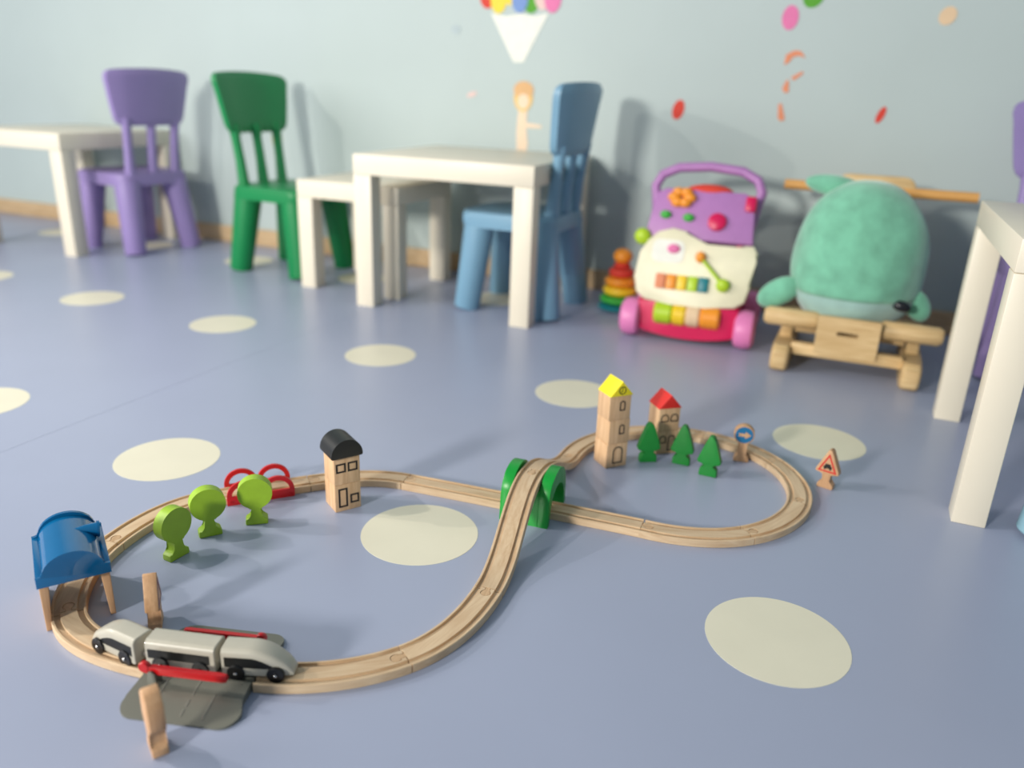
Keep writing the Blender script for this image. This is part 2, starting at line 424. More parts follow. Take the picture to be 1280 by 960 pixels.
# ---- grey level crossing
cx = ((J11[0][0] + J12[0][0]) / 2, (J11[0][1] + J12[0][1]) / 2)
ca = math.degrees(math.atan2(J11[0][1] - J12[0][1], J11[0][0] - J12[0][0]))
clen = math.hypot(J11[0][1] - J12[0][1], J11[0][0] - J12[0][0])
cr_ = empty('level_crossing', (cx[0], cx[1], 0), R(ca), 'grey plastic level crossing ramp under the train with red barriers', 'toy road crossing')
bm = nb(); prism(bm, prof, -clen / 2 + 0.0008, clen / 2 - 0.0008, 'yz'); obj('track_deck', bm, M['graygreen'], cr_)
hl = clen / 2 - 0.0008
for sgn in (-1, 1):
    bm = nb()
    # ramp outline with rounded far corners, thickness falls toward the road end
    out = [(-hl, 0.0202), (-hl - 0.004, 0.052)] + arc(-hl + 0.014, 0.060, 0.018, 190, 95, 6)[:] + arc(hl - 0.014, 0.058, 0.020, 90, -5, 7) + [(hl, 0.040), (hl, 0.0202)]
    top = [bm.verts.new((x * -sgn * -1 if False else x * (1 if sgn < 0 else -1), sgn * y * 1.0, max(0.0022, 0.0122 - (y - 0.0202) * 0.17))) for x, y in out]
    bot = [bm.verts.new((v.co.x, v.co.y, 0)) for v in top]
    k = len(top)
    bm.faces.new(top); bm.faces.new(bot[::-1])
    for i in range(k): bm.faces.new((top[i], bot[i], bot[(i + 1) % k], top[(i + 1) % k]))
    obj('road_ramp', bm, M['graygreen'], cr_, sharp=20)
    zz = lambda y: 0.0122 - (y - 0.0202) * 0.17
    for (x0, ya, yb) in ((-0.030, 0.024, 0.046), (0.006, 0.024, 0.043), (0.0055, 0.049, 0.058), (0.0055, 0.061, 0.070), (0.030, 0.040, 0.070)):
        bm = nb(); tube(bm, [(x0 * -sgn, sgn * ya, zz(ya)), (x0 * -sgn, sgn * yb, zz(yb))], 0.0008, 8)
        obj('glint_ridge', bm, M['ridge_glint'], cr_)  # thin plastic ridges, their bright glints put into the lighter colour
    # post + arm
    hx = -0.044 * -sgn * -1
    hx = -0.043 if sgn < 0 else 0.043
    hy = sgn * 0.0335
    bm = nb()
    for dy in (-0.0045, 0.0045):
        prism(bm, [(hx - 0.007, 0.006), (hx + 0.007, 0.006), (hx + 0.0045, 0.026), (hx + 0.001, 0.029), (hx - 0.003, 0.028)], hy + dy - 0.0013, hy + dy + 0.0013, 'xz', 0.0004)
    obj('barrier_post', bm, M['graygreen'], cr_)
    dr = 1 if sgn < 0 else -1
    bm = nb()
    zt = 0.0280
    out = [(hx + dr * -0.002, zt - 0.0045), (hx + dr * 0.080, zt - 0.0045)]
    out += [(hx + dr * (0.0835 + 0.0022 * math.cos(R(a))), zt + 0.0045 * math.sin(R(a))) for a in range(-70, 80, 20)]
    out += [(hx + dr * 0.080, zt + 0.0045), (hx - dr * 0.002, zt + 0.0042), (hx - dr * 0.006, zt + 0.0065), (hx - dr * 0.011, zt + 0.006), (hx - dr * 0.0135, zt + 0.002), (hx - dr * 0.012, zt - 0.003), (hx - dr * 0.006, zt - 0.0045)]
    prism(bm, out, hy - 0.0026, hy + 0.0026, 'xz', 0.0007)
    obj('barrier_arm', bm, M['red'], cr_)
    bm = nb(); lathe(bm, [(0.0055, -0.0034), (0.0062, -0.0024), (0.0062, 0.0024), (0.0055, 0.0034)], 20, T(hx - dr * 0.009, hy, zt + 0.003) @ RX(90)); obj('barrier_knob', bm, M['red'], cr_)

# ---- train
def section(bm, x, hw, z0, z1, r):
    r = min(r, hw * 0.95, (z1 - z0) * 0.9)
    pts = [(-hw, z0), (-hw, z1 - r)] + [(-hw + r - r * math.cos(R(a)), z1 - r + r * math.sin(R(a))) for a in (22, 45, 68)] + [(-hw + r, z1), (0, z1)]
    pts += [(-a, b) for a, b in reversed(pts[:-1])]
    return [bm.verts.new((x, a, b)) for a, b in pts]
def loft(bm, secs):
    m_ = len(secs[0])
    for A, B in zip(secs, secs[1:]):
        for k in range(m_): bm.faces.new((A[k], A[(k + 1) % m_], B[(k + 1) % m_], B[k]))
    bm.faces.new(secs[0]); bm.faces.new(secs[-1][::-1])
ZB, ZT = 0.0160, 0.0475
HW = 0.0140
def wheels(t, xs):
    for x in xs:
        for s in (-1, 1):
            bm = nb(); lathe(bm, [(0.0, 0), (0.0090, 0), (0.0100, 0.0008), (0.0100, 0.0036), (0.0092, 0.0044), (0.0034, 0.0044), (0.0030, 0.0038), (0, 0.0038)], 26, T(x, s * 0.0117, 0.0187) @ (RX(90) if s < 0 else RX(-90)))
            wh = obj('wheel', bm, M['wheel'], t)
            bm = nb(); lathe(bm, [(0.0021, 0), (0.0021, 0.0052), (0.0014, 0.0058), (0, 0.0060)], 12, T(x, s * 0.0117, 0.0187) @ (RX(90) if s < 0 else RX(-90)))
            obj('hub', bm, M['metal'], wh)
def loco(name, loc, rz, flip, label, L=0.079):
    t = empty(name, loc, rz, label, 'toy train car', 'toy train cars')
    d = -1 if flip else 1
    bm = nb(); secs = []
    N = 22
    for i in range(N + 1):
        u = i / N; x = -L / 2 + u * L
        if u < 0.40: zt, hw = ZT, HW
        else:
            q = (u - 0.40) / 0.60
            zt = ZT - 0.0235 * q ** 1.9 - 0.004 * max(0, (q - 0.86) / 0.14) ** 2
            hw = HW - 0.0055 * q ** 3
        if i == 0: secs.append(section(bm, x * d, hw - 0.0008, ZB + 0.0006, zt - 0.0008, 0.0055)); x += 0.0008
        secs.append(section(bm, x * d, hw, ZB, zt, 0.0060))
    # nose roundness
    loft(bm, secs); obj('body', bm, M['ivory'], t)
    for s in (-1, 1):
        bm = nb(); rows = []
        for i in range(17):
            u = 0.045 + i / 16 * 0.76; x = -L / 2 + u * L
            q = max(0, (u - 0.40) / 0.60); hw = HW - 0.0055 * q ** 3
            zl = 0.0255; zu = max(zl + 0.0004, 0.0385 - 0.0290 * q ** 1.75)
            rows.append([bm.verts.new((x * d, s * (hw + e), zz)) for e, zz in ((-0.0006, zl), (0.0003, zl), (0.0003, zu), (-0.0006, zu))])
        for A, B in zip(rows, rows[1:]):
            for k in range(4): bm.faces.new((A[k], A[(k + 1) % 4], B[(k + 1) % 4], B[k]))
        bm.faces.new(rows[0]); bm.faces.new(rows[-1]); obj('window_band', bm, M['black'], t)
    wheels(t, (-L / 2 * d + 0.016 * d, L / 2 * d - 0.0185 * d))
    bm = nb(); lathe(bm, [(0.0045, 0), (0.0045, 0.0036), (0.0038, 0.0042), (0, 0.0042)], 18, T(-d * (L / 2), 0, 0.0235) @ RY(-90 * d)); obj('magnet_coupling', bm, M['metal'], t)
    return t
def wagon(loc, rz, label, L=0.082):
    t = empty('train_carriage', loc, rz, label, 'toy train car', 'toy train cars')
    bm = nb(); secs = []
    for x, k in ((-L / 2, 1), (-L / 2 + 0.0008, 0), (0, 0), (L / 2 - 0.0008, 0), (L / 2, 1)):
        secs.append(section(bm, x, HW - 0.0008 * k, ZB + 0.0006 * k, ZT - 0.0008 * k, 0.0060))
    loft(bm, secs); obj('body', bm, M['ivory'], t)
    for s in (-1, 1):
        bm = nb(); prism(bm, rrect(-L / 2 + 0.003, 0.0255, L / 2 - 0.006, 0.0375, 0.0004), s * 0.0137, s * 0.0143, 'xz'); obj('window_band', bm, M['black'], t)
        bm = nb(); lathe(bm, [(0.0045, 0), (0.0045, 0.0036), (0.0038, 0.0042), (0, 0.0042)], 18, T(s * L / 2, 0, 0.0235) @ RY(90 * s)); obj('magnet_coupling', bm, M['metal'], t)
    wheels(t, (-0.0235, 0.0235))
    return t
wagon((-0.3555, 0.7355, 0), R(-7), 'middle train carriage, ivory with a straight black window band')
loco('train_engine', (-0.2695, 0.7288, 0), R(-2), False, 'ivory train engine at the right end, rounded nose pointing right')
loco('train_engine', (-0.4390, 0.7550, 0), R(-26), True, 'ivory train engine at the left end, rounded nose toward the blue station')

# ---- blue station
st = empty('toy_station', (-0.5445, 0.857, 0), R(122 - 90), 'glossy blue barrel-roofed toy station on wooden walls over the track', 'toy station')
# local x across, y along the track (away)
D2, W2, ZE = 0.055, 0.0402, 0.064
bm = nb()
gout = [(-W2, ZE), (W2, ZE), (W2, ZE + 0.014), (W2 - 0.0065, ZE + 0.014)] + arc(0, ZE + 0.013, W2 - 0.007, 4, 176, 22, 0.027) + [(-W2 + 0.0065, ZE + 0.014), (-W2, ZE + 0.014)]
prism(bm, gout, -D2, -D2 + 0.005, 'xz', 0.0008); obj('roof_gable', bm, M['blue'], st)
bm = nb(); prism(bm, gout, D2 - 0.005, D2, 'xz', 0.0008); obj('roof_gable', bm, M['blue'], st)
bm = nb()
inn = arc(0, ZE + 0.010, W2 - 0.0072, 0, 180, 22, 0.0255)
outl = inn + [(a * 0.93, ZE + (b - ZE) * 0.90 - 0.0005) for a, b in reversed(inn)]
prism(bm, outl, -D2 + 0.004, D2 - 0.004, 'xz')
for s in (-1, 1):
    box(bm, (s * (W2 - 0.004), 0, ZE + 0.0065), (0.008, 2 * D2 - 0.006, 0.013), 0.0008)
obj('roof_vault', bm, M['blue'], st)
bm = nb(); tube(bm, [(0.004, 0.012, ZE + 0.033), (0.020, 0.012, ZE + 0.030), (0.0345, 0.012, ZE + 0.027)], [0.0012, 0.0065, 0.0095], 18)
lathe(bm, [(0.0105, 0), (0.0105, 0.003)], 18, T(0.033, 0.012, ZE + 0.0275) @ RY(96))
obj('roof_dormer', bm, M['blue'], st)
for s in (-1, 1):
    bm = nb(); prism(bm, [(s * (W2 - 0.002), ZE + 0.004), (s * (W2 - 0.0130), ZE + 0.004), (s * (W2 - 0.0080), 0.0), (s * (W2 - 0.002), 0.0)], -D2 + 0.007, D2 - 0.007, 'xz', 0.0008)
    obj('side_wall', bm, M['signwood'], st)

# ---- red arches on straight piece
ang = math.atan2(J16[0][1] - J15[0][1], J16[0][0] - J15[0][0])
mid = ((J15[0][0] + J16[0][0]) / 2 - 0.0045, (J15[0][1] + J16[0][1]) / 2 - 0.002)
rb = empty('bridge_railing', (mid[0], mid[1], 0), ang, 'red plastic double-arch bridge railing clipped beside the track', 'toy bridge')
for s in (-1, 1):
    y0, y1 = (s * 0.0206, s * 0.0252)
    bm = nb()
    for c_ in (-0.026, 0.026):
        o_ = arc(c_, 0.014, 0.0265, 0, 180, 20, 0.026); i_ = arc(c_, 0.0145, 0.0188, 0, 180, 20, 0.0180)
        prism(bm, o_ + i_[::-1], y0, y1, 'xz')
    obj('railing_arch', bm, M['red'], rb)
    bm = nb(); prism(bm, rrect(-0.0525, 0.0, 0.0525, 0.0150, 0.0015), y0, y1, 'xz', 0.0005); obj('railing_base', bm, M['red'], rb)
    for c_ in (-0.046, 0.046):
        bm = nb(); ring(bm, circ(c_, 0.0065, 0.0031, 18), circ(c_, 0.0065, 0.0020, 18), y1, y1 + s * 0.0006, 'xz'); lathe(bm, [(0.0016, 0), (0.0012, 0.0007), (0, 0.0008)], 12, T(c_, y1, 0.0065) @ RX(-90 * s)); obj('rivet', bm, M['red'], rb)

# ---- green tunnel under the ramps
tn = empty('tunnel_support', (0.0415, 1.143, 0), R(-19), 'green plastic arch tunnel that carries the two wooden ramps', 'toy tunnel')
def tun(bm, y0, y1, top, x0, x1, bev=0.0):
    # profile across the lower track (local y), extruded along local x
    def outer(z): return 0.050 - 0.006 * min(1, z / 0.045)
    o_ = [(-0.050, 0), (-0.0455, 0.042)]
    for a in range(170, 9, -10):
        yy = 0.0455 * math.cos(R(a)); zz = 0.042 + 0.038 * (math.sin(R(a)) ** 0.9)
        o_.append((yy, min(zz, top if top > 0.07 else top - 0.15 * max(0, abs(yy) - 0.012))))
    o_ += [(0.0455, 0.042), (0.050, 0)]
    i_ = [(0.040, 0), (0.0365, 0.026)] + [(0.0365 * math.cos(R(a)), 0.026 + 0.028 * math.sin(R(a))) for a in range(12, 170, 12)] + [(-0.0365, 0.026), (-0.040, 0)]
    prism(bm, o_ + i_, x0, x1, 'yz', bev)
bm = nb(); tun(bm, 0, 0, 0.0622, -0.0225, 0.0225); obj('tunnel_saddle', bm, M['tgreen'], tn, sharp=30)
for s in (-1, 1):
    bm = nb(); tun(bm, 0, 0, 0.082, s * 0.0225, s * 0.040, 0.0012); obj('tunnel_end', bm, M['tgreen'], tn, sharp=30)

# ---- block houses
def block(loc, rz, name, label, group, sx=0.043, sz=0.0463, cat='toy block', material='beech'):
    bm = nb(); box(bm, (0, 0, sz / 2), (sx, sx, sz - 0.0002), 0.0009)
    o = obj(name, bm, M[material], None, loc, (0, 0, rz)); setprops(o, label, cat, group); return o
def rect_print(par, x0, z0, x1, z1, wd=0.0016, hs=0.0215):
    bm = nb(); ring(bm, [(x0, z0), (x1, z0), (x1, z1), (x0, z1)], [(x0 + wd, z0 + wd), (x1 - wd, z0 + wd), (x1 - wd, z1 - wd), (x0 + wd, z1 - wd)], -hs - 0.0002, -hs + 0.0002, 'xz')
    return bm
def arch_print(x0, z0, x1, z1, wd=0.0013, hs=0.0215):
    def sh(k):
        a, b, c_, d_ = x0 + k, z0 + k, x1 - k, z1 - k
        r = min((c_ - a) / 2, d_ - b)
        return [(a, b), (c_, b)] + arc((a + c_) / 2, d_ - r, r, 0, 180, 14)
    bm = nb(); ring(bm, sh(0), sh(wd), -hs - 0.0002, -hs + 0.0002, 'xz'); return bm
def gable_roof(loc, rz, name, label, material, wx=0.047, dy=0.045, h=0.027):
    bm = nb(); prism(bm, [(-wx / 2, 0), (wx / 2, 0), (0, h)], -dy / 2, dy / 2, 'xz', 0.0006)
    o = obj(name, bm, M[material], None, loc, (0, 0, rz)); setprops(o, label, 'toy block', 'roof blocks'); return o
BH = 0.0463
# black-roofed house
hp = (-0.2645, 1.1380); hr = R(34)
b1 = block((*hp, 0), hr, 'house_block', 'lower cube of the black-roofed house, printed with a door', 'house cubes')
obj('door_print', rect_print(b1, -0.016, 0.007, -0.0005, 0.040, 0.0030), M['ink'], b1)
obj('window_print', rect_print(b1, 0.0035, 0.011, 0.0185, 0.027, 0.0030), M['ink'], b1)
b2 = block((*hp, BH), hr, 'house_block', 'upper cube of the black-roofed house, printed with two square windows', 'house cubes')
obj('window_print', rect_print(b2, -0.0185, 0.021, -0.002, 0.037, 0.0030), M['ink'], b2)
obj('window_print', rect_print(b2, 0.001, 0.021, 0.0175, 0.037, 0.0030), M['ink'], b2)
bm = nb(); prism(bm, [(-0.026, 0.002), (-0.0245, 0)] + [(0.0245, 0), (0.026, 0.002)] + arc(0, 0.003, 0.026, 4, 176, 24, 0.027), -0.0245, 0.0245, 'xz', 0.0008)
setprops(obj('barrel_roof', bm, M['black'], None, (*hp, 2 * BH), (0, 0, hr)), 'black half-round roof block on the two-storey house', 'toy block', 'roof blocks')
# tower
tp = (0.1855, 1.3330); tr_ = R(25)
for k, (lb, pr) in enumerate((('bottom cube of the three-storey tower, printed with an arched door', (-0.009, 0.008, 0.012, 0.041, 0.0025)),
                              ('middle cube of the three-storey tower, printed with a small arched window', (-0.001, 0.018, 0.0105, 0.037, 0.0024)),
                              ('top cube of the tower under the yellow roof, printed with a small window', (-0.001, 0.018, 0.0105, 0.037, 0.0024)))):
    b_ = block((tp[0] + (0, 0.0005, -0.0008)[k], tp[1] + (0, 0.0006, -0.0006)[k], k * BH), tr_ + (0, 0.03, -0.03)[k], 'tower_block', lb, 'tower cubes')
    obj('door_print' if k == 0 else 'window_print', arch_print(*pr), M['ink'], b_)
yr = gable_roof((*tp, 3 * BH), tr_, 'gable_roof', 'yellow gable roof block with a printed clock on the tower', 'yellow')
bm = nb(); ring(bm, circ(0, 0.0105, 0.0075, 26), circ(0, 0.0105, 0.0058, 26), -0.0228, -0.0224, 'xz')
prism(bm, [(-0.0006, 0.0100), (0.0006, 0.0100), (0.0006, 0.0158), (-0.0006, 0.0158)], -0.0228, -0.0224, 'xz')
prism(bm, [(-0.0032, 0.0075), (-0.0024, 0.0066), (0.0007, 0.0100), (-0.0002, 0.0110)], -0.0228, -0.0224, 'xz')
obj('clock_print', bm, M['ink'], yr)
# red-roofed house
rp_ = (0.2905, 1.4010); rr_ = R(17)
b1 = block((*rp_, 0), rr_, 'house_block', 'lower cube of the red-roofed house, half hidden by the dark green trees', 'house cubes')
obj('door_print', arch_print(0.001, 0.006, 0.0165, 0.038, 0.0024), M['ink'], b1)
obj('window_print', arch_print(-0.017, 0.022, -0.002, 0.038, 0.0024), M['ink'], b1)
b2 = block((*rp_, BH), rr_, 'house_block', 'upper cube of the red-roofed house, printed with two arched windows', 'house cubes')
obj('window_print', arch_print(-0.0175, 0.019, -0.001, 0.035, 0.0024), M['ink'], b2)
obj('window_print', arch_print(0.0020, 0.019, 0.0185, 0.035, 0.0024), M['ink'], b2)
gable_roof((*rp_, 2 * BH), rr_, 'gable_roof', 'red gable roof block on the small house behind the trees', 'redpaint', 0.047, 0.045, 0.026)

# ---- trees
def round_tree(loc, rz, label):
    bm = nb(); r, zc = 0.0252, 0.0525
    foot = [(-0.0155, 0), (0.0155, 0), (0.0165, 0.002), (0.0160, 0.009), (0.0135, 0.0115), (0.0085, 0.0125), (0.0065, 0.016), (0.0065, 0.0275)]
    o_ = foot + arc(0, zc, r, -75, 255, 36) + [(-a, b) for a, b in reversed(foot[2:])]
    prism(bm, o_, -0.0084, 0.0084, 'xz', 0.0016, seg=3)
    return setprops(obj('round_tree', bm, M['lime'], None, loc, (0, 0, rz)), label, 'toy tree', 'lime round trees')
round_tree((-0.4655, 0.9700, 0), R(62), 'lime green round tree nearest the blue station, leftmost of three')
round_tree((-0.4405, 1.0320, 0), R(30), 'lime green round tree in the middle of the row of three')
round_tree((-0.3830, 1.0715, 0), R(16), 'lime green round tree in front of the red arches')
def cone_tree(loc, rz, label):
    bm = nb()
    half = [(0.0150, 0), (0.0160, 0.0015), (0.0155, 0.012), (0.012, 0.0175), (0.0060, 0.0200), (0.0060, 0.0225), (0.0145, 0.0235), (0.0200, 0.0255), (0.0212, 0.0290), (0.0165, 0.0430), (0.0110, 0.0590), (0.0075, 0.0690), (0.0050, 0.0745), (0.0020, 0.0770)]
    prism(bm, half + [(-a, b) for a, b in reversed(half)], -0.007, 0.007, 'xz', 0.0015, seg=3)
    return setprops(obj('pine_tree', bm, M['green'], None, loc, (0, 0, rz)), label, 'toy tree', 'dark green pine trees')
cone_tree((0.2565, 1.3455, 0), R(8), 'dark green pine tree next to the tower, leftmost of three')
cone_tree((0.3185, 1.3400, 0), R(-22), 'dark green pine tree in front of the red-roofed house door, middle of three')
cone_tree((0.3585, 1.2955, 0), R(-25), 'dark green pine tree in the open loop, rightmost and nearest of three')

# ---- traffic signs
FOOT = [(0.0125, 0), (0.0138, 0.002), (0.0130, 0.008), (0.0100, 0.0105), (0.0068, 0.0125), (0.0062, 0.016)]
def sign(loc, rz, head, label, name='road_sign', th=0.0078):
    bm = nb()
    prism(bm, FOOT + head + [(-a, b) for a, b in reversed(FOOT)], -th, th, 'xz', 0.0011, seg=2)
    o = obj(name, bm, M['signwood'], None, loc, (0, 0, rz)); return setprops(o, label, 'toy road sign', 'wooden road signs')
hround = arc(0, 0.0545, 0.0185, -68, 248, 30)
sg = sign((0.4350, 1.3640, 0), R(-14), hround, 'round wooden sign, blue disc with a bare wood arrow pointing right')
bm = nb(); prism(bm, circ(0, 0.0545, 0.0160, 36), -0.0081, -0.0077, 'xz'); fd = obj('blue_disc', bm, M['signblue'], sg)
bm = nb(); prism(bm, [(-0.011, 0.0515), (0.002, 0.0515), (0.002, 0.0475), (0.0125, 0.0545), (0.002, 0.0615), (0.002, 0.0575), (-0.011, 0.0575), (-0.0085, 0.0545)], -0.0084, -0.0080, 'xz'); obj('arrow_print', bm, M['signwood'], sg)
def tri(cx_, cz, r, rr):
    pts = []
    for a in (-30, 90, 210):
        px_, pz = cx_ + r * math.cos(R(a)), cz + r * math.sin(R(a))
        pts += arc(px_, pz, rr, a - 55, a + 55, 5)
    return pts
htri = [(0.0062, 0.0280), (0.0170, 0.0285), (0.0200, 0.0305), (0.0195, 0.0345), (0.0035, 0.0710), (0, 0.0730), (-0.0035, 0.0710), (-0.0195, 0.0345), (-0.0200, 0.0305), (-0.0170, 0.0285), (-0.0062, 0.0280)]
def tri_print(par, s=-1, rmat='signred'):
    y0, y1 = s * 0.0077, s * 0.0081
    o_ = [(-0.0165, 0.0315), (0.0165, 0.0315), (0, 0.0665)]; i_ = [(-0.0120, 0.0342), (0.0120, 0.0342), (0, 0.0600)]
    bm = nb(); ring(bm, o_, i_, y0, y1, 'xz'); obj('red_triangle_print', bm, M[rmat], par)
def car_print(par, s=-1):
    y0, y1 = s * 0.0077, s * 0.0082
    bm = nb(); prism(bm, [(-0.0070, 0.0385), (0.0070, 0.0385), (0.0072, 0.0425), (0.0050, 0.0435), (0.0040, 0.0470), (-0.0040, 0.0470), (-0.0050, 0.0435), (-0.0072, 0.0425)], y0, y1, 'xz')
    prism(bm, circ(-0.0045, 0.0378, 0.0017, 12), y0, y1, 'xz'); prism(bm, circ(0.0045, 0.0378, 0.0017, 12), y0, y1, 'xz')
    obj('car_print', bm, M['ink'], par)
sg = sign((0.5600, 1.2665, 0), R(-38), htri, 'triangular wooden sign with a red border and black car, outside the right loop')
tri_print(sg); car_print(sg)
sg = sign((-0.4290, 0.8190, 0), R(109), htri, 'triangular wooden warning sign seen edge-on beside the blue station')
tri_print(sg, -1, 'plum')
hoct = [(0.0062, 0.024), (0.0078, 0.0262), (0.0170, 0.0350), (0.0180, 0.0380), (0.0180, 0.0600), (0.0160, 0.0630), (0.0080, 0.0720), (0.0050, 0.0735)]
hoct = hoct + [(-a, b) for a, b in reversed(hoct)]
sg = sign((-0.3420, 0.6235, 0), R(-54), hoct, 'wooden sign seen edge-on at the front of the grey crossing ramp')

# ------------------------------------------------------------------ furniture
def side_table(corner, rz, S, H, label, lw=0.05, name='side_table', group='white side tables'):
    """corner = front-left corner on the floor"""
    t = empty(name, (corner[0], corner[1], 0), rz, label, 'table', group)
    bm = nb(); box(bm, (S / 2, S / 2, H - lw / 2), (S, S, lw), 0.002); obj('tabletop', bm, M['white'], t)
    for x in (lw / 2, S - lw / 2):
        for y in (lw / 2, S - lw / 2):
            bm = nb(); box(bm, (x, y, (H - lw - 0.0006) / 2), (lw, lw, H - lw - 0.0006), 0.0018); obj('leg', bm, M['white'], t)
    return t
side_table((0.7262, 1.1572), R(-23), 0.55, 0.463, 'white square table at the right edge, closest to the camera')
side_table((-0.4880, 2.3900), R(-20), 0.56, 0.452, 'white square table in the middle, in front of the blue chair', 0.058)
side_table((-0.7150, 2.6060), R(-21.5), 0.37, 0.350, 'small low white table tucked under the left of the middle table', 0.055, 'nesting_table')
side_table((-2.1280, 3.1280), R(-22.5), 0.53, 0.440, 'white square table at the far left beside the purple chair', 0.058)

def chair(loc, rz, cm, label, back=True):
    """front faces +y in local space"""
    t = empty('plastic_chair' if back else 'plastic_stool', (loc[0], loc[1], 0), rz, label, 'chair' if back else 'stool', 'plastic chairs' if back else None)
    mm = M[cm]
    bm = nb(); prism(bm, rrect(-0.150, -0.145, 0.150, 0.155, 0.045, 6), 0.255, 0.300, 'xy', 0.014, seg=3); obj('seat', bm, mm, t)
    for x in (-1, 1):
        for y in (-1, 1):
            bm = nb(); tube(bm, [(x * 0.128, y * 0.135 - 0.004, 0), (x * 0.127, y * 0.134 - 0.004, 0.006), (x * 0.105, y * 0.105, 0.24), (x * 0.103, y * 0.103, 0.27)], [0.036, 0.039, 0.046, 0.047], 20); obj('leg', bm, mm, t)
    if not back: return t
    for x in (-0.098, 0, 0.098):
        bm = nb(); tube(bm, [(x * 0.95, -0.118, 0.28), (x, -0.124, 0.31), (x * 1.02, -0.130, 0.38), (x * 1.05, -0.139, 0.45), (x * 1.06, -0.143, 0.50)], [0.026, 0.0225, 0.019, 0.0185, 0.025], 16, flat=0.85); obj('back_post', bm, mm, t)
    bm = nb(); nx = 10; zs = [0, 0.02, 0.06, 0.14, 0.3, 0.5, 0.7, 0.86, 0.94, 0.98, 1.0]
    F_, B_ = [], []
    for fz in zs:
        z = 0.470 + fz * 0.200; d = min(fz, 1 - fz) * 0.200; rc = 0.026
        hw = 0.136 + 0.042 * fz ** 0.8
        if d < rc: hw -= rc - math.sqrt(max(0, rc * rc - (rc - d) ** 2))
        th = 0.017 if 0.02 < fz < 0.98 else 0.010
        fr_, br_ = [], []
        for i in range(nx + 1):
            x = hw * (2 * i / nx - 1); yb = -0.150 - 0.030 * fz + 0.9 * x * x
            e = th if 0 < i < nx else th * 0.6
            ztop = z - (0.35 * x * x if fz > 0.8 else 0)
            fr_.append(bm.verts.new((x, yb + e, ztop))); br_.append(bm.verts.new((x, yb - e, ztop)))
        F_.append(fr_); B_.append(br_)
    for a, b in zip(range(len(zs) - 1), range(1, len(zs))):
        for i in range(nx):
            bm.faces.new((F_[a][i], F_[a][i + 1], F_[b][i + 1], F_[b][i])); bm.faces.new((B_[a][i], B_[b][i], B_[b][i + 1], B_[a][i + 1]))
        bm.faces.new((F_[a][0], F_[b][0], B_[b][0], B_[a][0])); bm.faces.new((F_[a][nx], B_[a][nx], B_[b][nx], F_[b][nx]))
    for i in range(nx):
        bm.faces.new((F_[0][i], B_[0][i], B_[0][i + 1], F_[0][i + 1])); bm.faces.new((F_[-1][i], F_[-1][i + 1], B_[-1][i + 1], B_[-1][i]))
    obj('backrest', bm, mm, t, sharp=50)
    return t
# heading = direction the chair faces; rz = heading - 90
chair((-1.512, 3.185), R(151 - 90), 'purple', 'purple plastic chair beside the far left white table')
chair((-0.812, 2.885), R(-25 - 90), 'cgreen', 'dark green plastic chair left of the small white table')
chair((0.020, 2.475), R(157 - 90), 'cblue', 'grey-blue plastic chair tucked under the middle white table')
chair((1.365, 1.975), R(-112 - 90), 'purple', 'purple chair behind the right-hand white table, only its back edge in view')
chair((1.034, 1.115), R(45), 'cblue2', 'pale blue plastic stool at the right edge, only the side of one leg in view', back=False)

# ------------------------------------------------------------------ baby walker
bw = empty('baby_walker', (0.492, 2.140, 0), R(-19), 'pink and purple baby push walker with a cream activity panel', 'toy walker')
bm = nb(); prism(bm, arc(0, 0.30, 0.30, 242, 298, 14)[:0] + [(-0.135, 0.03)] + [(x_ / 10 * 0.135, 0.03 - 0.018 * (1 - (x_ / 10) ** 2)) for x_ in range(-9, 10)] + [(0.135, 0.03), (0.140, 0.115), (-0.140, 0.115)], -0.025, 0.10, 'xz', 0.008); obj('base', bm, M['magenta'], bw)
bm = nb(); prism(bm, [(0.02, 0.05), (0.26, 0.02), (0.27, 0.06), (0.15, 0.30), (0.09, 0.36), (0.03, 0.22)], -0.135, -0.105, 'yz', 0.006)
prism(bm, [(0.02, 0.05), (0.26, 0.02), (0.27, 0.06), (0.15, 0.30), (0.09, 0.36), (0.03, 0.22)], 0.105, 0.135, 'yz', 0.006); obj('side_frame', bm, M['magenta'], bw)
for x in (-0.160, 0.160):
    for y in (0.0, 0.25):
        bm = nb(); lathe(bm, [(0.0, -0.028), (0.040, -0.028), (0.052, -0.020), (0.056, 0), (0.052, 0.020), (0.040, 0.028), (0, 0.028)], 28, T(x, y, 0.056) @ RY(90)); obj('wheel', bm, M['pink'], bw)
for x0, x1, mt_ in ((-0.092, -0.040, 'lime2'), (-0.040, -0.002, 'ylw2'), (-0.002, 0.038, 'stk_peach'), (0.038, 0.092, 'orange')):
    bm = nb(); r0 = 0.034; lathe(bm, [(r0 - 0.006, x0), (r0, x0 + 0.006), (r0, x1 - 0.006), (r0 - 0.006, x1)], 24, T(0, -0.012, 0.082) @ RY(90)); obj('roller', bm, M[mt_], bw)
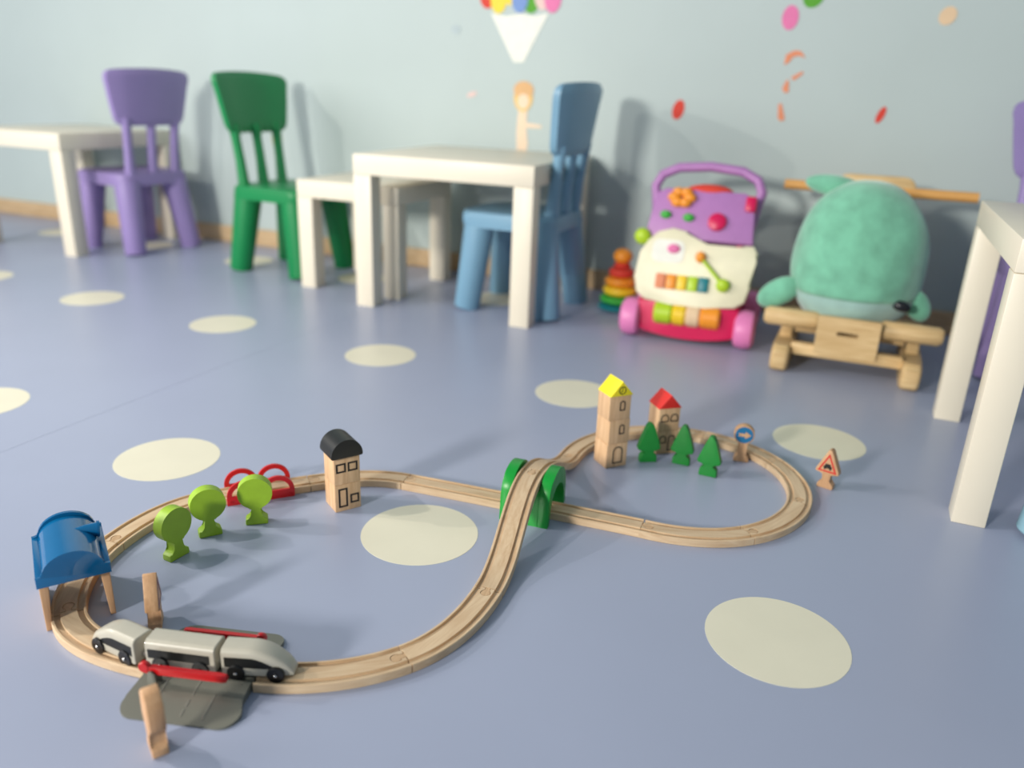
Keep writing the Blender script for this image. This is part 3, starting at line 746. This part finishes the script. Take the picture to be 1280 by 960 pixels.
# cream panel, tilted back
PT = T(0, -0.012, 0.118) @ RX(-16)
pan = [(-0.150, 0.015), (-0.125, -0.004), (-0.05, -0.012), (0.05, -0.012), (0.125, -0.004), (0.150, 0.015), (0.160, 0.06), (0.160, 0.13), (0.168, 0.150), (0.155, 0.172), (0.130, 0.172), (0.10, 0.160), (0.03, 0.160), (0.0, 0.172), (-0.03, 0.198), (-0.07, 0.205), (-0.11, 0.192), (-0.135, 0.165), (-0.155, 0.13), (-0.162, 0.06)]
bm = nb(); prism(bm, pan, -0.016, 0.020, 'xz', 0.006, mt=PT); obj('activity_panel', bm, M['cream'], bw)
for i, mt_ in enumerate(('stk_orange', 'orange', 'ylw2', 'lime2', 'teal')):
    bm = nb(); box(bm, (-0.085 + i * 0.030, -0.020, 0.052), (0.027, 0.010, 0.042), 0.003, PT); obj('piano_key', bm, M[mt_], bw)
bm = nb(); tube(bm, [PT @ Vector((0.02, -0.026, 0.125)), PT @ Vector((0.085, -0.026, 0.060))], 0.005, 10); obj('clock_hand', bm, M['lime2'], bw)
bm = nb(); ellipsoid(bm, PT @ Vector((0.017, -0.026, 0.128)), (0.014, 0.010, 0.016)); obj('orange_knob', bm, M['orange'], bw)
bm = nb(); ellipsoid(bm, PT @ Vector((0.088, -0.026, 0.056)), (0.019, 0.012, 0.019)); obj('green_knob', bm, M['lime2'], bw)
bm = nb(); prism(bm, rrect(-0.12, 0.105, -0.03, 0.17, 0.02), -0.0175, -0.014, 'xz', mt=PT); obj('picture_window', bm, M['stk_white'], bw)
bm = nb(); ellipsoid(bm, PT @ Vector((-0.06, -0.019, 0.145)), (0.018, 0.006, 0.014)); obj('pink_spinner', bm, M['stk_pink'], bw)
bm = nb(); ellipsoid(bm, PT @ Vector((-0.155, -0.0, 0.175)), (0.024, 0.018, 0.024)); obj('lime_roller', bm, M['lime2'], bw)
PU = T(0, 0.055, 0.28) @ RX(-24)
bm = nb(); prism(bm, [(-0.150, 0.0), (0.150, 0.0), (0.138, 0.13), (0.11, 0.148), (-0.11, 0.148), (-0.138, 0.13)], -0.02, 0.03, 'xz', 0.008, mt=PU); obj('upper_panel', bm, M['orchid'], bw)
bm = nb()
for k in range(6): ellipsoid(bm, PU @ Vector((-0.062 + 0.022 * math.cos(k * PI / 3), -0.028, 0.118 + 0.017 * math.sin(k * PI / 3))), (0.018, 0.010, 0.014), u=14, v=8)
obj('orange_flower', bm, M['orange'], bw)
for x_, z_ in ((-0.10, 0.066), (-0.035, 0.062)):
    bm = nb(); ellipsoid(bm, PU @ Vector((x_, -0.024, z_)), (0.016, 0.008, 0.012)); obj('green_bead', bm, M['grn2'], bw)
bm = nb(); lathe(bm, [(0.026, 0), (0.024, 0.012), (0.014, 0.016), (0, 0.016)], 20, PU @ T(0.045, -0.020, 0.056) @ RX(90)); obj('red_dial', bm, M['magenta'], bw)
bm = nb(); ellipsoid(bm, PU @ Vector((0.01, 0.0, 0.150)), (0.065, 0.022, 0.020)); obj('red_cap', bm, M['stk_red'], bw)
bm = nb(); box(bm, (0.128, 0.0, 0.115), (0.03, 0.06, 0.045), 0.008, PU); obj('corner_cap', bm, M['magenta'], bw)
bm = nb()
hp_ = [(-0.128, 0.11, 0.30), (-0.140, 0.135, 0.37), (-0.150, 0.15, 0.42), (-0.135, 0.16, 0.452), (-0.09, 0.165, 0.474), (0, 0.168, 0.482), (0.09, 0.165, 0.474), (0.135, 0.16, 0.452), (0.150, 0.15, 0.42), (0.140, 0.135, 0.37), (0.128, 0.11, 0.30)]
tube(bm, hp_, [0.016] + [0.014] * 9 + [0.016], 14); obj('handle', bm, M['orchid'], bw)

bw.scale = (0.97, 1.0, 0.955); bw.location = (0.478, 2.140, 0)
# ------------------------------------------------------------------ stacking rings
sk = empty('stacking_toy', (0.330, 2.465, 0), 0, 'rainbow stacking ring toy left of the pink walker', 'stacking toy')
z = 0
for r, h, mt_ in ((0.068, 0.022, 'teal'), (0.062, 0.026, 'grn2'), (0.054, 0.030, 'ylw2'), (0.050, 0.028, 'orange'), (0.040, 0.028, 'stk_red'), (0.026, 0.016, 'stk_red')):
    bm = nb(); lathe(bm, [(0, z), (r * 0.7, z), (r * 0.93, z + h * 0.2), (r, z + h * 0.5), (r * 0.93, z + h * 0.8), (r * 0.7, z + h), (0, z + h)], 26); obj('ring', bm, M[mt_], sk); z += h
bm = nb(); ellipsoid(bm, (0, 0, z + 0.020), (0.030, 0.030, 0.024)); obj('top_ball', bm, M['orange'], sk)

# ------------------------------------------------------------------ rocking base + plush
rk = empty('rocking_seat', (0.812, 1.865, 0), R(-23), 'light wooden rocking seat with rounded runners under the mint plush', 'rocking toy')
for x in (-0.150, 0.150):
    bm = nb(); prism(bm, [(-0.035, 0.030), (-0.030, 0.010), (-0.012, 0.0), (0.015, 0.004), (0.16, 0.000), (0.37, 0.010), (0.42, 0.040), (0.425, 0.060), (0.39, 0.075), (0.33, 0.065), (0.24, 0.060), (0.02, 0.062), (-0.012, 0.066), (-0.032, 0.052)], x - 0.021, x + 0.021, 'yz', 0.009, seg=3); obj('runner', bm, M['pine'], rk)
for y, z_ in ((0.025, 0.055), (0.30, 0.045)):
    bm = nb(); box(bm, (0, y, z_), (0.26, 0.03, 0.030), 0.006); obj('crossbar', bm, M['pine'], rk)
bm = nb(); ring(bm, rrect(-0.075, 0.055, 0.068, 0.150, 0.004), rrect(-0.028, 0.106, 0.022, 0.116, 0.004), -0.002, 0.016, 'xz'); obj('front_panel', bm, M['pine'], rk)
for x in (-0.15, 0.15):
    bm = nb(); box(bm, (x, 0.12, 0.085), (0.03, 0.05, 0.09), 0.005); obj('upright', bm, M['pine'], rk)
for x0, x1 in ((-0.205, -0.072), (0.065, 0.205)):
    bm = nb(); tube(bm, [(x0, 0.045, 0.125), (x0 + 0.01, 0.045, 0.125), (x1 - 0.01, 0.045, 0.125), (x1, 0.045, 0.125)], [0.017, 0.023, 0.023, 0.017], 16); obj('foot_bar', bm, M['pine'], rk)
bm = nb(); box(bm, (0, 0.21, 0.084), (0.26, 0.22, 0.016), 0.005); obj('seat_board', bm, M['pine'], rk)
bm = nb(); prism(bm, rrect(-0.10, 0.14, 0.10, 0.46, 0.03), 0.388, 0.402, 'xz', 0.004); obj('backboard', bm, M['pine'], rk)
bm = nb(); tube(bm, [(-0.235, 0.395, 0.420), (0.250, 0.395, 0.420)], 0.0135, 14); obj('handle_bar', bm, mat('orange_wood', (222, 164, 92), 0.5), rk)

pl = empty('plush_toy', (0.856, 1.994, 0.094), R(-20), 'big mint green plush toy slumped on the wooden rocking seat', 'plush toy')
def plush(bm, zc, sx, sy, sz, lo, hi, nu=40, nv=30):
    rows = []
    for j in range(nv + 1):
        ph = lo + (hi - lo) * j / nv
        zz = math.sin(ph); rr2 = math.cos(ph)
        sq = 1 + 0.10 * max(0, -zz) - 0.05 * max(0, zz)
        row = []
        for i in range(nu):
            th = 2 * PI * i / nu
            wob = 1 + 0.015 * math.sin(3 * th + 2 * zz * 3) + 0.012 * math.sin(5 * th - 4 * zz)
            row.append(bm.verts.new((rr2 ** 0.85 * math.cos(th) * sx * sq * wob, rr2 ** 0.85 * math.sin(th) * sy * sq * wob, zc + zz * sz)))
        rows.append(row)
    for A, B in zip(rows, rows[1:]):
        for i in range(nu): bm.faces.new((A[i], A[(i + 1) % nu], B[(i + 1) % nu], B[i]))
    bm.faces.new(rows[0]); bm.faces.new(rows[-1])
bm = nb(); plush(bm, 0.186, 0.157, 0.140, 0.186, -0.50, PI / 2 - 0.03); obj('body', bm, M['mint'], pl, sharp=80)
bm = nb(); plush(bm, 0.186, 0.1565, 0.1395, 0.186, -PI / 2 + 0.03, -0.49); obj('belly', bm, M['mintpale'], pl, sharp=80)
bm = nb(); ellipsoid(bm, (-0.175, -0.05, 0.085), (0.058, 0.022, 0.034), RY(-35)); obj('flipper', bm, M['mint'], pl)
bm = nb(); ellipsoid(bm, (0.150, -0.03, 0.085), (0.042, 0.020, 0.028), RY(60)); obj('flipper', bm, M['mint'], pl)
bm = nb(); ellipsoid(bm, (-0.085, 0.02, 0.352), (0.070, 0.030, 0.026), RY(6)); obj('tail_lobe', bm, M['mint'], pl)
bm = nb(); ellipsoid(bm, (0.108, -0.100, 0.094), (0.022, 0.012, 0.013), RY(12)); obj('eye', bm, M['eye'], pl)

# ------------------------------------------------------------------ wall stickers (flat decals on the wall)
def sticker(name, u, z, label, group='wall stickers'):
    p = wall_o + wu * u
    return empty(name, (p.x, p.y, z), WA, label, 'wall sticker', group)
def flat(par, name, pts, mt_, lay=0):
    bm = nb(); prism(bm, pts, -0.0018 - 0.0006 * lay, -0.0004, 'xz'); return obj(name, bm, M[mt_], par)
def ell(cx_, cz, a, b, rot=0, n=24):
    c_, s_ = math.cos(R(rot)), math.sin(R(rot))
    return [(cx_ + a * math.cos(t) * c_ - b * math.sin(t) * s_, cz + a * math.cos(t) * s_ + b * math.sin(t) * c_) for t in (2 * PI * k / n for k in range(n))]
s_ = sticker('balloon_bunch_sticker', 1.451, 0.73, 'sticker of a bunch of coloured balloons with white strings above the middle table')
for k, (x_, z_, mt_) in enumerate(((-0.118, 0.205, 'stk_red'), (-0.078, 0.190, 'stk_yel'), (-0.035, 0.215, 'stk_yel'), (-0.002, 0.192, 'skyblue'), (0.038, 0.190, 'stk_green'), (0.078, 0.200, 'stk_rose'), (0.112, 0.192, 'stk_pink'), (0.02, 0.235, 'stk_red'), (-0.08, 0.25, 'skyblue'), (0.085, 0.25, 'stk_yel'))):
    flat(s_, 'balloon', ell(x_, z_, 0.029, 0.042), mt_, k % 4)
flat(s_, 'white_strings', [(-0.105, 0.150), (-0.05, 0.140), (0, 0.148), (0.05, 0.140), (0.10, 0.150), (0.018, 0.0), (-0.018, 0.0)], 'stk_white')
s_ = sticker('child_figure_sticker', 1.474, 0.43, 'sticker of a small blond child below the balloon strings')
flat(s_, 'head', ell(0, 0.190, 0.034, 0.044), 'stk_blond', 1); flat(s_, 'hair', ell(0, 0.214, 0.036, 0.028), 'stk_hair', 2)
flat(s_, 'face', ell(0.001, 0.178, 0.022, 0.024), 'stk_skin', 3)
flat(s_, 'body', [(-0.016, 0.15), (0.016, 0.15), (0.014, 0.11), (0.070, 0.104), (0.070, 0.095), (0.014, 0.094), (0.022, 0.04), (0.014, -0.01), (0.004, -0.01), (-0.004, 0.03), (-0.008, -0.01), (-0.016, -0.01), (-0.020, 0.08)], 'stk_skin')
for nm, u_, z_, a_, b_, rt, mt_, lb in (
    ('red_oval_sticker', 2.002, 0.603, 0.018, 0.030, -12, 'stk_red', 'red oval wall sticker above the walker handle'),
    ('pink_balloon_sticker', 2.300, 0.867, 0.023, 0.033, 0, 'stk_pink', 'pink balloon wall sticker high above the walker'),
    ('green_leaf_sticker', 2.357, 0.925, 0.028, 0.034, -30, 'stk_green', 'bright green wall sticker at the top edge'),
    ('petal_sticker', 2.587, 0.612, 0.010, 0.024, -20, 'stk_red', 'small red petal wall sticker above the mint plush'),
    ('peach_sticker', 2.708, 0.872, 0.021, 0.024, -30, 'stk_peach', 'pale peach oval wall sticker at upper right'),
    ('grey_sticker', 1.216, 0.829, 0.018, 0.014, 0, 'stk_grey', 'faint grey wall sticker left of the balloons'),
    ('rose_sticker', 1.281, 0.624, 0.020, 0.008, 20, 'stk_rose', 'faint rose wall sticker left of the child figure'),
    ('ochre_sticker', 0.435, 0.435, 0.024, 0.050, 0, 'stk_ochre', 'ochre wall sticker beside the green chair backrest')):
    bm = nb(); prism(bm, ell(0, 0, a_, b_, rt), -0.0018, -0.0004, 'xz')
    p = wall_o + wu * u_
    setprops(obj(nm, bm, M[mt_], None, (p.x, p.y, z_), (0, 0, WA)), lb, 'wall sticker', 'wall stickers')
s_ = sticker('ribbon_sticker', 2.325, 0.68, 'broken orange ribbon wall sticker trailing below the pink balloon')
flat(s_, 'ribbon_piece', [(-0.024, 0.060), (-0.022, 0.088), (0.0, 0.100), (0.018, 0.098), (0.034, 0.080), (0.014, 0.086), (-0.002, 0.082), (-0.012, 0.066)], 'stk_orange')
flat(s_, 'ribbon_piece', [(0.0, 0.026), (0.030, 0.044), (0.034, 0.038), (0.010, 0.018)], 'stk_orange')
flat(s_, 'ribbon_piece', [(-0.020, -0.006), (-0.010, 0.020), (-0.004, 0.016), (0.0, -0.014), (-0.010, -0.018)], 'stk_orange')
flat(s_, 'ribbon_piece', [(-0.020, -0.090), (-0.024, -0.050), (-0.016, -0.046), (0.0, -0.090), (-0.008, -0.098)], 'stk_orange')
